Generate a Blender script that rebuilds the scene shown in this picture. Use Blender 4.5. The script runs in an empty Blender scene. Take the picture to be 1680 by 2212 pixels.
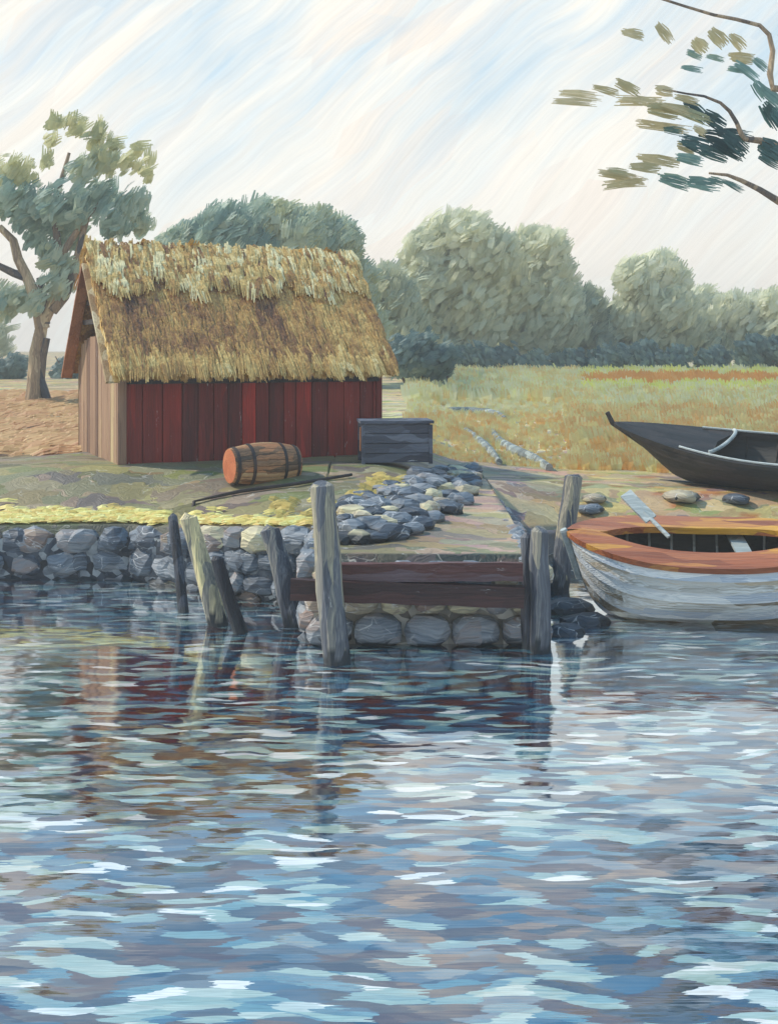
import bpy, bmesh, math, random
from mathutils import Vector, Matrix, noise as mnoise
R = math.radians
C = bpy.context.scene.collection
sc = bpy.context.scene
H = 3.4            # eye height above the water
F = 2594.6         # focal length in picture units (1680 wide)
CX, HY = 840.0, 757.0
def at(x, y, d):                       # point seen at picture (x, y) at distance d
    return Vector(((x-CX)*d/F, d, H-(y-HY)*d/F))
def onz(x, y, z=0.0):
    return at(x, y, (H-z)*F/(y-HY))
def lin(r, g, b, k=1.0):
    def c(v):
        v /= 255.0
        return (v/12.92 if v <= .04045 else ((v+.055)/1.055)**2.4)*k
    return (c(r), c(g), c(b), 1.0)

# ------------------------------------------------------------------ nodes
class NT:
    def __init__(s, tree): s.t = tree; tree.nodes.clear()
    def n(s, ty, ins=None, **kw):
        nd = s.t.nodes.new(ty)
        for k, v in kw.items(): setattr(nd, k, v)
        if ins:
            for k, v in ins.items():
                if isinstance(v, bpy.types.NodeSocket): s.t.links.new(v, nd.inputs[k])
                else: nd.inputs[k].default_value = v
        return nd
    def math(s, op, a, b=0.0, c=None, clamp=False):
        nd = s.n('ShaderNodeMath', operation=op, use_clamp=clamp)
        for i, v in enumerate([a, b] + ([c] if c is not None else [])):
            if isinstance(v, bpy.types.NodeSocket): s.t.links.new(v, nd.inputs[i])
            else: nd.inputs[i].default_value = v
        return nd.outputs[0]
    def mix(s, f, a, b, blend='MIX'):
        nd = s.n('ShaderNodeMix', data_type='RGBA', blend_type=blend)
        for i, v in ((0, f), (6, a), (7, b)):
            if isinstance(v, bpy.types.NodeSocket): s.t.links.new(v, nd.inputs[i])
            else: nd.inputs[i].default_value = v
        return nd.outputs[2]
    def ramp(s, f, stops, interp='LINEAR'):
        nd = s.n('ShaderNodeValToRGB'); cr = nd.color_ramp; cr.interpolation = interp
        while len(cr.elements) > 1: cr.elements.remove(cr.elements[-1])
        cr.elements[0].position = stops[0][0]; cr.elements[0].color = stops[0][1]
        for p, c in stops[1:]:
            e = cr.elements.new(p); e.color = c
        s.t.links.new(f, nd.inputs[0]); return nd.outputs[0]
    def mapping(s, vec, scale=(1,1,1), rot=(0,0,0), loc=(0,0,0)):
        return s.n('ShaderNodeMapping', {'Vector': vec, 'Scale': scale, 'Rotation': rot, 'Location': loc}).outputs[0]
    def noise(s, vec, scale, detail=3, rough=.5, dim='3D'):
        return s.n('ShaderNodeTexNoise', {'Vector': vec, 'Scale': scale, 'Detail': detail, 'Roughness': rough}, noise_dimensions=dim)

def newmat(name):
    m = bpy.data.materials.new(name); m.use_nodes = True
    return m, NT(m.node_tree)

def strokes(t, vec, scale, rot=(0,0,0), warp=.25):
    """brush-stroke cells: random value per cell + a fine bristle streak running along them"""
    wn = t.noise(vec, 2.2, 2)
    off = t.n('ShaderNodeVectorMath', {0: wn.outputs[1], 1: (-.5,-.5,-.5)}, operation='ADD').outputs[0]
    off = t.n('ShaderNodeVectorMath', {0: off, 'Scale': warp}, operation='SCALE').outputs[0]
    v = t.n('ShaderNodeVectorMath', {0: vec, 1: off}, operation='ADD').outputs[0]
    r = t.mapping(v, (1,1,1), rot)
    vs = t.mapping(r, scale)
    vo = t.n('ShaderNodeTexVoronoi', {'Vector': vs, 'Scale': 1.0, 'Randomness': .9})
    cell = t.n('ShaderNodeSeparateColor', {0: vo.outputs['Color']}).outputs
    mx = max(scale); mn = min(scale)
    fine = tuple(s*(7 if s > mn*1.3 else .8) for s in scale)
    br = t.noise(t.mapping(r, fine), 1.0, 2).outputs[0]
    edge = vo.outputs['Distance']
    return cell, br, edge, v

def paint(name, cols, scale=(4,4,4), rot=(0,0,0), flecks=0.0, fleck_col=(.75,.73,.70,1), rough=.6, bump=.6, warp=.25,
          attr=None, vcol=None, bristle=.35, var=.5, dist=.02, gaps=0.0, wet=0.0):
    m, t = newmat(name)
    tc = t.n('ShaderNodeTexCoord').outputs['Object']
    cell, br, edge, v = strokes(t, tc, scale, rot, warp)
    if vcol:
        base = t.n('ShaderNodeAttribute', attribute_name=vcol).outputs['Color']
        k = t.math('MULTIPLY_ADD', cell[0], var*1.1, 1-var*.55)
        kk = t.n('ShaderNodeCombineXYZ', {0: k, 1: t.math('MULTIPLY_ADD', cell[1], var*.5, t.math('MULTIPLY', k, 1-var*.25)), 2: t.math('MULTIPLY_ADD', cell[2], var*.8, t.math('MULTIPLY', k, 1-var*.4))}).outputs[0]
        col = t.n('ShaderNodeVectorMath', {0: base, 1: kk}, operation='MULTIPLY').outputs[0]
    else:
        f = cell[0]
        if attr:
            a = t.n('ShaderNodeAttribute', attribute_name=attr).outputs['Fac']
            f = t.math('MULTIPLY_ADD', t.math('SUBTRACT', cell[0], .5), var*.5, a, clamp=True)
        n = len(cols)
        f = t.math('MULTIPLY_ADD', t.math('SUBTRACT', br, .5), .35, f, clamp=True)
        col = t.ramp(f, [(i/(n-1), c) for i, c in enumerate(cols)])
    bb = t.math('MULTIPLY_ADD', br, bristle*1.6, 1-bristle*.8)
    bc = t.n('ShaderNodeCombineXYZ', {0: bb, 1: bb, 2: bb}).outputs[0]
    col = t.n('ShaderNodeVectorMath', {0: col, 1: bc}, operation='MULTIPLY').outputs[0]
    if flecks > 0:
        fn = t.noise(t.mapping(v, tuple(s*1.6 for s in scale), rot), 1.0, 4, .75).outputs[0]
        fm = t.math('MULTIPLY', t.math('SUBTRACT', fn, .5+.2*(1-flecks)), 14.0, clamp=True)
        col = t.mix(fm, col, fleck_col)
    mx = max(scale)
    if gaps > 0:
        r2 = t.mapping(t.mapping(v, (1,1,1), rot), tuple(s*.8 for s in scale))
        ve = t.n('ShaderNodeTexVoronoi', {'Vector': r2, 'Scale': 1.0, 'Randomness': .9}, feature='DISTANCE_TO_EDGE').outputs['Distance']
        gn = t.noise(v, 1.7*mx, 3, .7).outputs[0]
        gm = t.math('MULTIPLY', t.math('SUBTRACT', t.math('MULTIPLY', gn, gaps), ve), 30.0, clamp=True)
        bgn = t.noise(v, .35*mx, 2).outputs[0]
        gm = t.math('MULTIPLY', gm, t.math('MULTIPLY', t.math('SUBTRACT', bgn, .48), 12.0, clamp=True))
        col = t.mix(gm, col, fleck_col)
    if wet > 0:
        zz = t.n('ShaderNodeSeparateXYZ', {0: tc}).outputs[2]
        wm = t.math('MULTIPLY', t.math('SUBTRACT', t.math('MULTIPLY_ADD', cell[1], .12, wet-.06), zz), 14.0, clamp=True)
        col = t.mix(wm, col, (.022,.028,.035,1))
    hgt = t.math('ADD', br, t.math('MULTIPLY', edge, -.5))
    bp = t.n('ShaderNodeBump', {'Height': hgt, 'Strength': bump, 'Distance': dist})
    bs = t.n('ShaderNodeBsdfPrincipled', {'Base Color': col, 'Roughness': rough, 'Normal': bp.outputs[0]})
    t.n('ShaderNodeOutputMaterial', {0: bs.outputs[0]})
    return m

def leafmat(name, cols, transl=.42, k=1.9):
    cols = [tuple(min(.86, c*k) for c in q[:3])+(1,) for q in cols]
    m, t = newmat(name)
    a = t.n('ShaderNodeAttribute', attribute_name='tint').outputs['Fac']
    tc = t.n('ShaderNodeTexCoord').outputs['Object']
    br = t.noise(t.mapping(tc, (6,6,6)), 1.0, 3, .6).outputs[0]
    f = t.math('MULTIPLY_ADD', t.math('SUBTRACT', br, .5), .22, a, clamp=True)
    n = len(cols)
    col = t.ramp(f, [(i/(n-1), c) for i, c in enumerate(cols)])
    d = t.n('ShaderNodeBsdfPrincipled', {'Base Color': col, 'Roughness': .55})
    tr = t.n('ShaderNodeBsdfTranslucent', {'Color': col})
    mx = t.n('ShaderNodeMixShader', {0: transl, 1: d.outputs[0], 2: tr.outputs[0]})
    t.n('ShaderNodeOutputMaterial', {0: mx.outputs[0]})
    return m

# ------------------------------------------------------------------ mesh builder
class MB:
    def __init__(s): s.v = []; s.f = []; s.a = []; s.m = []
    def add(s, vs, fs, tint=.5, mi=0):
        b = len(s.v); s.v += [tuple(v) for v in vs]; s.a += [tint]*len(vs)
        s.f += [tuple(b+i for i in f) for f in fs]; s.m += [mi]*len(fs)
    def box(s, c, sz, rot=None, tint=.5, jit=0, mi=0):
        c = Vector(c); hx, hy, hz = sz[0]/2, sz[1]/2, sz[2]/2
        vs = [Vector((x*hx, y*hy, z*hz)) for z in (-1,1) for y in (-1,1) for x in (-1,1)]
        if jit: vs = [v+Vector([random.uniform(-jit, jit) for _ in range(3)]) for v in vs]
        if rot: vs = [rot @ v for v in vs]
        s.add([v+c for v in vs], [(0,2,3,1),(4,5,7,6),(0,1,5,4),(2,6,7,3),(0,4,6,2),(1,3,7,5)], tint, mi)
    def beam(s, a, b, w, h, tint=.5, up=Vector((0,0,1)), seg=1, jit=0):
        a = Vector(a); b = Vector(b); d = (b-a).normalized()
        sd = d.cross(up).normalized(); u = sd.cross(d)
        rings = []
        for i in range(seg+1):
            p = a.lerp(b, i/seg)
            rings.append([p+sd*(x*w/2+random.uniform(-jit,jit))+u*(z*h/2+random.uniform(-jit,jit)) for x, z in ((-1,-1),(1,-1),(1,1),(-1,1))])
        vs = [v for r in rings for v in r]; fs = []
        for i in range(seg):
            for k in range(4):
                fs.append((i*4+k, i*4+(k+1) % 4, (i+1)*4+(k+1) % 4, (i+1)*4+k))
        fs += [(3,2,1,0), tuple(seg*4+k for k in range(4))]
        s.add(vs, fs, tint)
    def tube(s, pts, rad, n=9, tint=.5, jit=0.0, cap=True):
        pts = [Vector(p) for p in pts]; vs = []; fs = []
        ref = Vector((0.13, 1, 0.07)).normalized()
        for i, p in enumerate(pts):
            d = (pts[min(i+1, len(pts)-1)]-pts[max(i-1, 0)]).normalized()
            if abs(d.dot(ref)) > .95: ref = Vector((1, 0, .1)).normalized()
            x = d.cross(ref).normalized(); y = d.cross(x)
            r = rad[i] if isinstance(rad, (list, tuple)) else rad
            for k in range(n):
                a = 2*math.pi*k/n; rr = r*(1+random.uniform(-jit, jit))
                vs.append(p+x*math.cos(a)*rr+y*math.sin(a)*rr)
        for i in range(len(pts)-1):
            for k in range(n):
                fs.append((i*n+k, i*n+(k+1) % n, (i+1)*n+(k+1) % n, (i+1)*n+k))
        if cap: fs += [tuple(range(n-1, -1, -1)), tuple((len(pts)-1)*n+k for k in range(n))]
        s.add(vs, fs, tint)
    def stroke(s, p, axis, nrm, L, W, tint, nb=4, bend=.15):
        """one dab of foliage: a fan of narrow blades with ragged ends"""
        p = Vector(p); axis = axis.normalized(); sd = axis.cross(nrm)
        if sd.length < 1e-3: sd = axis.cross(Vector((0.3,.5,.8)))
        sd.normalize(); nn = sd.cross(axis)
        w = W/nb
        for k in range(nb):
            o = (k-(nb-1)/2)*w
            l0 = -L/2*random.uniform(.7, 1.05); l1 = L/2*random.uniform(.7, 1.1)
            z = nn*random.uniform(-.1, .1)*W
            a = p+sd*o*.8+axis*l0+z; b = p+sd*o*1.15+nn*bend*L*.4+z; c = p+sd*o*1.1+axis*l1+z-nn*bend*L*.2
            hw = sd*w*.58
            s.add([a-hw*.7, a+hw*.7, b+hw, b-hw, c+hw*.45, c-hw*.45], [(0,1,2,3), (3,2,4,5)], min(1, max(0, tint+random.uniform(-.06, .06))))
    def build(s, name, mats, parent=None, loc=(0,0,0), smooth=False, tint=True):
        me = bpy.data.meshes.new(name); me.from_pydata(s.v, [], s.f)
        if tint:
            at_ = me.attributes.new('tint', 'FLOAT', 'POINT'); at_.data.foreach_set('value', s.a)
        if not isinstance(mats, (list, tuple)): mats = [mats]
        for m in mats: me.materials.append(m)
        if len(mats) > 1: me.polygons.foreach_set('material_index', s.m)
        if smooth: me.polygons.foreach_set('use_smooth', [True]*len(me.polygons))
        me.update()
        o = bpy.data.objects.new(name, me); C.objects.link(o)
        if parent: o.parent = parent
        o.location = loc
        return o

def tag(o, label=None, cat=None, group=None, kind=None):
    if label: o['label'] = label
    if cat: o['category'] = cat
    if group: o['group'] = group
    if kind: o['kind'] = kind
    return o
def empty(name, loc, rz=0, label=None, cat=None, group=None, rx=0, ry=0):
    o = bpy.data.objects.new(name, None); C.objects.link(o); o.location = loc; o.rotation_euler = (rx, ry, rz)
    o.empty_display_size = .2
    return tag(o, label, cat, group)

_b = bmesh.new(); bmesh.ops.create_icosphere(_b, subdivisions=2, radius=1)
ICOV = [v.co.copy() for v in _b.verts]; ICOF = [tuple(v.index for v in f.verts) for f in _b.faces]; _b.free()
def rock(mb, c, s, tint=.5, sq=.3, rz=0, amp=.3):
    o = Vector((random.uniform(-50, 50), random.uniform(-50, 50), random.uniform(-50, 50)))
    rot = Matrix.Rotation(rz, 3, 'Z'); vs = []
    for v in ICOV:
        m = max(abs(v.x), abs(v.y), abs(v.z)); u = v.lerp(v/m, sq)
        k = 1+amp*mnoise.noise(v*1.3+o)+amp*.35*mnoise.noise(v*3.4+o)
        u = Vector((u.x*s[0], u.y*s[1], u.z*s[2]))*k
        vs.append(rot @ u+Vector(c))
    mb.add(vs, ICOF, tint)

random.seed(11)

# ------------------------------------------------------------------ terrain
def sm(a, b, x):
    t = min(1, max(0, (x-a)/(b-a))); return t*t*(3-2*t)
def pl(x, pts):
    if x <= pts[0][0]: return pts[0][1]
    for (a, va), (b, vb) in zip(pts, pts[1:]):
        if x <= b: return va+(vb-va)*(x-a)/(b-a)
    return pts[-1][1]
QX0, QX1, QY = -.98, 1.74, 13.9          # the quay
def shore(x):
    if QX0+.02 < x < QX1-.02: return QY+.2
    if x <= QX0: return pl(x, [(-60, 19), (-9, 18.1), (-3.8, 17.9), (-2.6, 17.0), (-1.5, 16.3), (-1.0, 16.1)])
    return pl(x, [(1.9, 19.2), (3.2, 19.8), (5.5, 19.9), (9, 19.4), (60, 21)])
def edge_h(x):
    if QX0 < x < QX1: return 1.0
    if x <= QX0: return pl(x, [(-5.8, .70), (-3.6, .74), (-2.2, .92), (-1, 1.0)])
    return .35
def gz(x, y):
    ys = shore(x)
    if y < ys-.001: return -1.3
    left = 1-sm(-.3, 1.35, x-.06*(y-20))
    pn = 1.5*left+(1-left)*pl(x, [(1, 1.14), (3.5, .95), (9, .82)])
    pn -= .12*sm(-5.2, -7.5, x)*1.0
    far = pl(y, [(20, 0), (26, .0), (36, .42), (60, 1.0), (120, 1.55), (400, 1.8), (1500, 1.9)])
    w = sm(22, 60, y)
    base = pn*(1-w)+1.5*w+far
    t = sm(ys-.4, (20.0 if x < QX0 else (20.6 if x < QX1 else ys+1.9)), y)
    z = edge_h(x)*(1-t)+base*t
    z += .05*mnoise.noise(Vector((x*.8, y*.8, 0)))*min(1, (y-ys)/.7)
    return z
def gp(x, y, z0=1.2, it=12):
    p = onz(x, y, z0)
    for _ in range(it): p = onz(x, y, .5*p.z+.5*gz(p.x, p.y))
    p.z = gz(p.x, p.y); return p
def mixc(a, b, t): return tuple(a[i]+(b[i]-a[i])*t for i in range(3))
def gcol(x, y):
    n = mnoise.noise(Vector((x*.55, y*.9, 3)))*.5+.5
    n2 = mnoise.noise(Vector((x*1.7, y*2.6, 9)))*.5+.5
    grass = mixc((.16,.145,.08), (.27,.22,.12), n)
    ramp = mixc((.30,.25,.17), (.42,.30,.17), n2)
    ramp = mixc(ramp, (.22,.24,.24), sm(.62, .8, n))
    lf = mixc((.50,.38,.18), (.48,.31,.14), n2)
    lf = mixc(lf, (.36,.40,.30), sm(.66, .82, n))
    rt = mixc((.38,.26,.12), (.44,.37,.20), n)
    rt = mixc(rt, (.40,.17,.06), sm(.6, .75, n2))
    reed = mixc((.48,.40,.22), (.54,.44,.25), n2)
    ys = shore(x)
    left = 1-sm(-.3, 1.5, x)
    near = mixc(ramp, grass, left)
    near = mixc(near, rt, sm(2.0, 3.5, x)*1.0)
    if y < ys+.3 and x > QX1: near = (.10,.10,.09)
    farc = mixc(reed, lf, 1-sm(-4.5, -3, x*26/max(y, 1)))
    c = mixc(near, farc, sm(21.8, 24.5, y) if x < -3.5 else sm(24, 29, y))
    return c
xs = [-230, -160, -120, -80, -60, -45]+[-36+i*.6 for i in range(42)]
x = -10.8
while x < 11: xs.append(x); x += .11
xs += [QX0-.03, QX0-.02, QX0+.03, QX1-.03, QX1+.01, QX1+.03]
xs += [11+i*.6 for i in range(40)]+[40, 60, 80, 120, 160, 230]
xs = sorted(set(round(v, 4) for v in xs))
offs = [-58, -12, -4, -.03, 0.0]
o_ = .0
while o_ < 11: o_ += .13; offs.append(o_)
while o_ < 60: o_ *= 1.05; offs.append(o_)
offs += [80, 110, 150, 200, 240]
V = []; COLS = []; Fc = []
for x in xs:
    ys = shore(x)
    for o in offs:
        y = ys+o; V.append((x, y, gz(x, y) if o >= 0 else -1.3)); COLS.append(gcol(x, y)+(1,) if o > 0 else (.07,.07,.06,1))
nO = len(offs)
for i in range(len(xs)-1):
    for j in range(nO-1): Fc.append((i*nO+j, (i+1)*nO+j, (i+1)*nO+j+1, i*nO+j+1))
me = bpy.data.meshes.new('ground'); me.from_pydata(V, [], Fc)
ca = me.color_attributes.new('patch', 'FLOAT_COLOR', 'POINT'); ca.data.foreach_set('color', [c for q in COLS for c in q])
me.polygons.foreach_set('use_smooth', [True]*len(me.polygons))
me.materials.append(paint('ground_turf', None, scale=(1.1, 3.4, 3), rot=(0,0,R(6)), vcol='patch', flecks=.2, fleck_col=(.62,.60,.54,1), bristle=.5, var=.8, gaps=.035, bump=.7, dist=.03, warp=.8))
g = bpy.data.objects.new('ground', me); C.objects.link(g); tag(g, 'grassy shore rising from the water to olive and ochre fields', kind='structure')

# ------------------------------------------------------------------ water
def water_mat():
    m, t = newmat('water')
    tc = t.n('ShaderNodeTexCoord').outputs['Object']
    def cells(sx, sy, seed, warp, wsc=1.3, rz=0):
        wn = t.noise(t.mapping(tc, (1,1,1), loc=(seed, seed*2, 0)), wsc, 2)
        off = t.n('ShaderNodeVectorMath', {0: wn.outputs[1], 1: (-.5,-.5,-.5)}, operation='ADD').outputs[0]
        off = t.n('ShaderNodeVectorMath', {0: off, 'Scale': warp}, operation='SCALE').outputs[0]
        v = t.n('ShaderNodeVectorMath', {0: tc, 1: off}, operation='ADD').outputs[0]
        rg = t.noise(t.mapping(tc, (3, 50, 1)), 1.0, 2).outputs[1]
        rg = t.n('ShaderNodeVectorMath', {0: rg, 1: (-.5,-.5,-.5)}, operation='ADD').outputs[0]
        rg = t.n('ShaderNodeVectorMath', {0: rg, 1: (.9/sx, .12/sy, 0)}, operation='MULTIPLY').outputs[0]
        v = t.n('ShaderNodeVectorMath', {0: v, 1: rg}, operation='ADD').outputs[0]
        v = t.mapping(v, (sx, sy, 1), (0, 0, rz), (seed, seed, 0))
        vo = t.n('ShaderNodeTexVoronoi', {'Vector': v, 'Scale': 1.0, 'Randomness': 1.0, 'Smoothness': .04}, voronoi_dimensions='2D', feature='SMOOTH_F1')
        return vo
    c1 = cells(1.6, 5.0, 3.1, .85, rz=R(3)); c2 = cells(3.7, 12.5, 7.7, .35, rz=R(-4))
    def tilt(vo, a, b):
        s = t.n('ShaderNodeVectorMath', {0: vo.outputs['Color'], 1: (-.5,-.5,0)}, operation='ADD').outputs[0]
        return t.n('ShaderNodeVectorMath', {0: s, 1: (a, b, 0)}, operation='MULTIPLY').outputs[0]
    s1 = tilt(c1, .045, .07); s2 = tilt(c2, .045, .07)
    nz = t.noise(t.mapping(tc, (1.0, 2.6, 1)), 2.0, 3, .6)
    nn = t.n('ShaderNodeVectorMath', {0: nz.outputs[1], 1: (-.5,-.5,-.5)}, operation='ADD').outputs[0]
    nn = t.n('ShaderNodeVectorMath', {0: nn, 1: (.08,.13,0)}, operation='MULTIPLY').outputs[0]
    br = t.noise(t.mapping(tc, (2.5, 70, 1)), 1.0, 2)
    bn = t.n('ShaderNodeVectorMath', {0: br.outputs[1], 1: (-.5,-.5,-.5)}, operation='ADD').outputs[0]
    bn = t.n('ShaderNodeVectorMath', {0: bn, 1: (.0,.09,0)}, operation='MULTIPLY').outputs[0]
    acc = s1
    for q in (s2, nn, bn): acc = t.n('ShaderNodeVectorMath', {0: acc, 1: q}, operation='ADD').outputs[0]
    wy = t.n('ShaderNodeSeparateXYZ', {0: tc}).outputs[1]
    calm = t.math('SUBTRACT', 1.0, t.math('MULTIPLY', t.math('SUBTRACT', wy, 7.5), .14, clamp=True))
    calm = t.math('MAXIMUM', calm, .27)
    acc = t.n('ShaderNodeVectorMath', {0: acc, 'Scale': calm}, operation='SCALE').outputs[0]
    acc = t.n('ShaderNodeVectorMath', {0: acc, 1: (0,0,1)}, operation='ADD').outputs[0]
    nor = t.n('ShaderNodeVectorMath', {0: acc}, operation='NORMALIZE').outputs[0]
    sep = t.n('ShaderNodeSeparateColor', {0: c1.outputs['Color']}).outputs
    sep2 = t.n('ShaderNodeSeparateColor', {0: c2.outputs['Color']}).outputs
    big = t.noise(t.mapping(tc, (.5, .9, 1)), 1.0, 2).outputs[0]
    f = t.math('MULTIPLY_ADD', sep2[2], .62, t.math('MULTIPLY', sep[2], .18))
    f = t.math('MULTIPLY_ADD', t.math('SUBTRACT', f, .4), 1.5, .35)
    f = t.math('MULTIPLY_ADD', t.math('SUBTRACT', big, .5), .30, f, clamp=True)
    col = t.ramp(f, [(0, (.07,.016,.014,1)), (.08, (.04,.012,.018,1)), (.15, (.004,.014,.04,1)), (.30, (.012,.045,.10,1)), (.43, (.035,.12,.21,1)), (.57, (.10,.26,.33,1)), (.68, (.32,.46,.42,1)), (.77, (.45,.56,.52,1)), (.80, (.5,.6,.56,1)), (.82, (.85,.86,.85,1))])  # white end of the ramp paints sky glints into the water colour
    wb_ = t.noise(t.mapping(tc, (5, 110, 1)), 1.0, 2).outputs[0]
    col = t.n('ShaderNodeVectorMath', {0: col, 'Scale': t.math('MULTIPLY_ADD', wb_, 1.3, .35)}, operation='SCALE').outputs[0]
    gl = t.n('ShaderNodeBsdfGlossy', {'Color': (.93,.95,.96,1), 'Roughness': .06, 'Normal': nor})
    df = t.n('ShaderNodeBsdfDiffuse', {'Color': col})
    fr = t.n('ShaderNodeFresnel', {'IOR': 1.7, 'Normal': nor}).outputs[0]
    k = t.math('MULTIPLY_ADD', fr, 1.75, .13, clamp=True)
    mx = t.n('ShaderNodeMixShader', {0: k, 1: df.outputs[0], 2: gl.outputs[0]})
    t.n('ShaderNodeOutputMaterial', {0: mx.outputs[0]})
    return m
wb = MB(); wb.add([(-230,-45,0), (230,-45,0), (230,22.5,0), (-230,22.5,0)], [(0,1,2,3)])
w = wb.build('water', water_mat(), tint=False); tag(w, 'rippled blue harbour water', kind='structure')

# ------------------------------------------------------------------ materials
straw = paint('thatch', [lin(84,52,40), lin(146,100,58), lin(196,150,82), lin(224,188,114), lin(248,230,176)], (3.5,3.5,1.5), attr='tint', bristle=.5, bump=.8, var=.4)
red = paint('red_boards', [lin(56,16,18), lin(108,30,24), lin(140,38,26), lin(196,44,30)], (9,9,1.1), attr='tint', flecks=.22, fleck_col=(.7,.68,.64,1), bristle=.4, warp=.05, rough=.75)
gab = paint('weathered_boards', [lin(96,70,58), lin(140,108,88), lin(168,134,108), lin(196,172,130)], (9,9,.9), attr='tint', flecks=.1, bristle=.5, warp=.05, rough=.75)
barge = paint('orange_brown_timber', [lin(140,86,58), lin(180,122,86)], (6,6,1.5), bristle=.4)
pale = paint('pale_timber', [lin(150,120,88), lin(190,168,124), lin(210,200,170)], (6,6,1.2), flecks=.25, bristle=.4)
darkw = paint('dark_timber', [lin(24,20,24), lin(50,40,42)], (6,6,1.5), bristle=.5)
stone_m = paint('stone', [lin(66,74,86), lin(104,114,126), lin(140,144,150), lin(134,112,102), lin(172,160,138), lin(206,196,160)], (3,3,6), attr='tint', flecks=.3, fleck_col=(.72,.72,.72,1), bristle=.6, var=.6, gaps=.045, wet=.1, bump=.9, dist=.03)
mort = paint('mortar', [lin(20,26,36), lin(36,46,60), lin(70,80,92), lin(150,154,156)], (9,9,9), bristle=.4, bump=1)
mort_pale = paint('pale_mortar', [lin(90,86,80), lin(150,145,135), lin(200,198,190)], (5,5,5), bristle=.4, bump=1)
post_m = paint('pile_timber', [lin(20,22,34), lin(58,64,78), lin(104,106,112), lin(166,156,132), lin(232,214,160)], (9,9,.9), attr='tint', bristle=.8, var=1.1, flecks=.15, warp=.1, wet=.16)
beam_m = paint('beam_timber', [lin(56,34,34), lin(94,54,50), lin(112,104,112)], (1.0,7,7), attr='tint', bristle=.6, var=.9, warp=.1, flecks=.22)

# ------------------------------------------------------------------ stone walls
def wall_stones(mb, path, depth, tints, w0=.38, hrow=.34, base=-.25, sq=.3):
    # path: list of (x, y, top)
    for (ax, ay, at_), (bx, by, bt) in zip(path, path[1:]):
        L = math.hypot(bx-ax, by-ay); ang = math.atan2(by-ay, bx-ax)
        top = (at_+bt)/2; rows = max(1, round((top-base)/hrow)); rh = (top-base)/rows
        for r in range(rows):
            p = random.uniform(-.15, .1)
            while p < L:
                ww = w0*random.uniform(.7, 1.45)
                t = (p+ww/2)/L
                tp = at_+(bt-at_)*min(1, max(0, t))
                z = base+(tp-base)*(r+.5)/rows
                rock(mb, (ax+(bx-ax)*t, ay+(by-ay)*t+random.uniform(-.04, .04), z+random.uniform(-.02, .02)),
                     (ww*.53, depth*random.uniform(.8, 1.1), rh*.56*random.uniform(.9, 1.12)), random.choice(tints), sq, ang)
                p += ww
def backing(path, depth, m, name, parent):
    b = MB()
    for (ax, ay, at_), (bx, by, bt) in zip(path, path[1:]):
        vs = [(ax, ay, -1.3), (bx, by, -1.3), (bx, by, bt-.12), (ax, ay, at_-.12), (ax, ay+depth, -1.3), (bx, by+depth, -1.3), (bx, by+depth, bt-.12), (ax, ay+depth, at_-.12)]
        b.add(vs, [(0,1,2,3), (3,2,6,7), (4,7,6,5), (0,3,7,4), (1,5,6,2)])
    return b.build(name, m, parent, tint=False)
pl_left = [(x, shore(x)-.02, edge_h(x)+.02) for x in (-16, -11.5, -9, -7, -5.6, -4.6, -3.8, -3.2, -2.6, -2.0, -1.5, -1.05)]
rt = empty('stone_wall', (0,0,0), label='long rubble stone bank wall of blue grey stones at the left waterline below the grass', cat='stone wall')
mb = MB(); wall_stones(mb, pl_left, .22, [.0,.05,.12,.2,.25,.3,.36,.5,.55,.0,.22,.9], .44, .33); mb.build('stonework', stone_m, rt, smooth=False)
backing([(x,y-.12,z) for x,y,z in pl_left], .3, mort, 'mortar', rt)
rt = empty('stone_quay', (0,0,0), label='low quay wall of rounded mauve grey stones behind the piles and beams', cat='quay')
mb = MB()
# lower row of big squared stones, upper row of small tan ones
x = QX0+.02
while x < QX1-.15:
    w_ = random.uniform(.44, .60)
    rock(mb, (x+w_/2, QY, .16), (w_*.49, .2, .19), random.choice([.34,.37,.40,.44]), .45, amp=.16)
    rock(mb, (x+w_/2, QY+.02, -.22), (w_*.49, .2, .22), random.choice([.3,.36,.42]), .4)
    x += w_
x = QX0
while x < QX1-.1:
    w_ = random.uniform(.3, .46)
    rock(mb, (x+w_/2, QY+.02, .50), (w_*.49, .18, .15), random.choice([.74,.8,.86,.45,.7]), .35, amp=.12)
    rock(mb, (x+w_/2+.1, QY+.03, .80), (w_*.5, .18, .15), random.choice([.74,.8,.3,.2]), .35)
    x += w_
for sx in (QX0+.06, QX1-.06):
    for yy in [QY+.3+i*.42 for i in range(13 if sx > 0 else 7)]:
        for zz in (-.1, .25, .58, .86): rock(mb, (sx, yy, zz), (.18, .24, .19), random.choice([.1,.2,.3,.4]), .3)
mb.build('stonework', stone_m, rt, smooth=False)
b = MB(); b.box((.47, QY+.14, -.2), (QX1-QX0-.04, .24, 2.2)); b.box((QX0+.1, QY+1.5, -.2), (.16, 2.45, 2.2)); b.box((QX1-.12, QY+3.1, -.2), (.14, 5.6, 2.2))
b.build('mortar', mort_pale, rt, tint=False)

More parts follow.
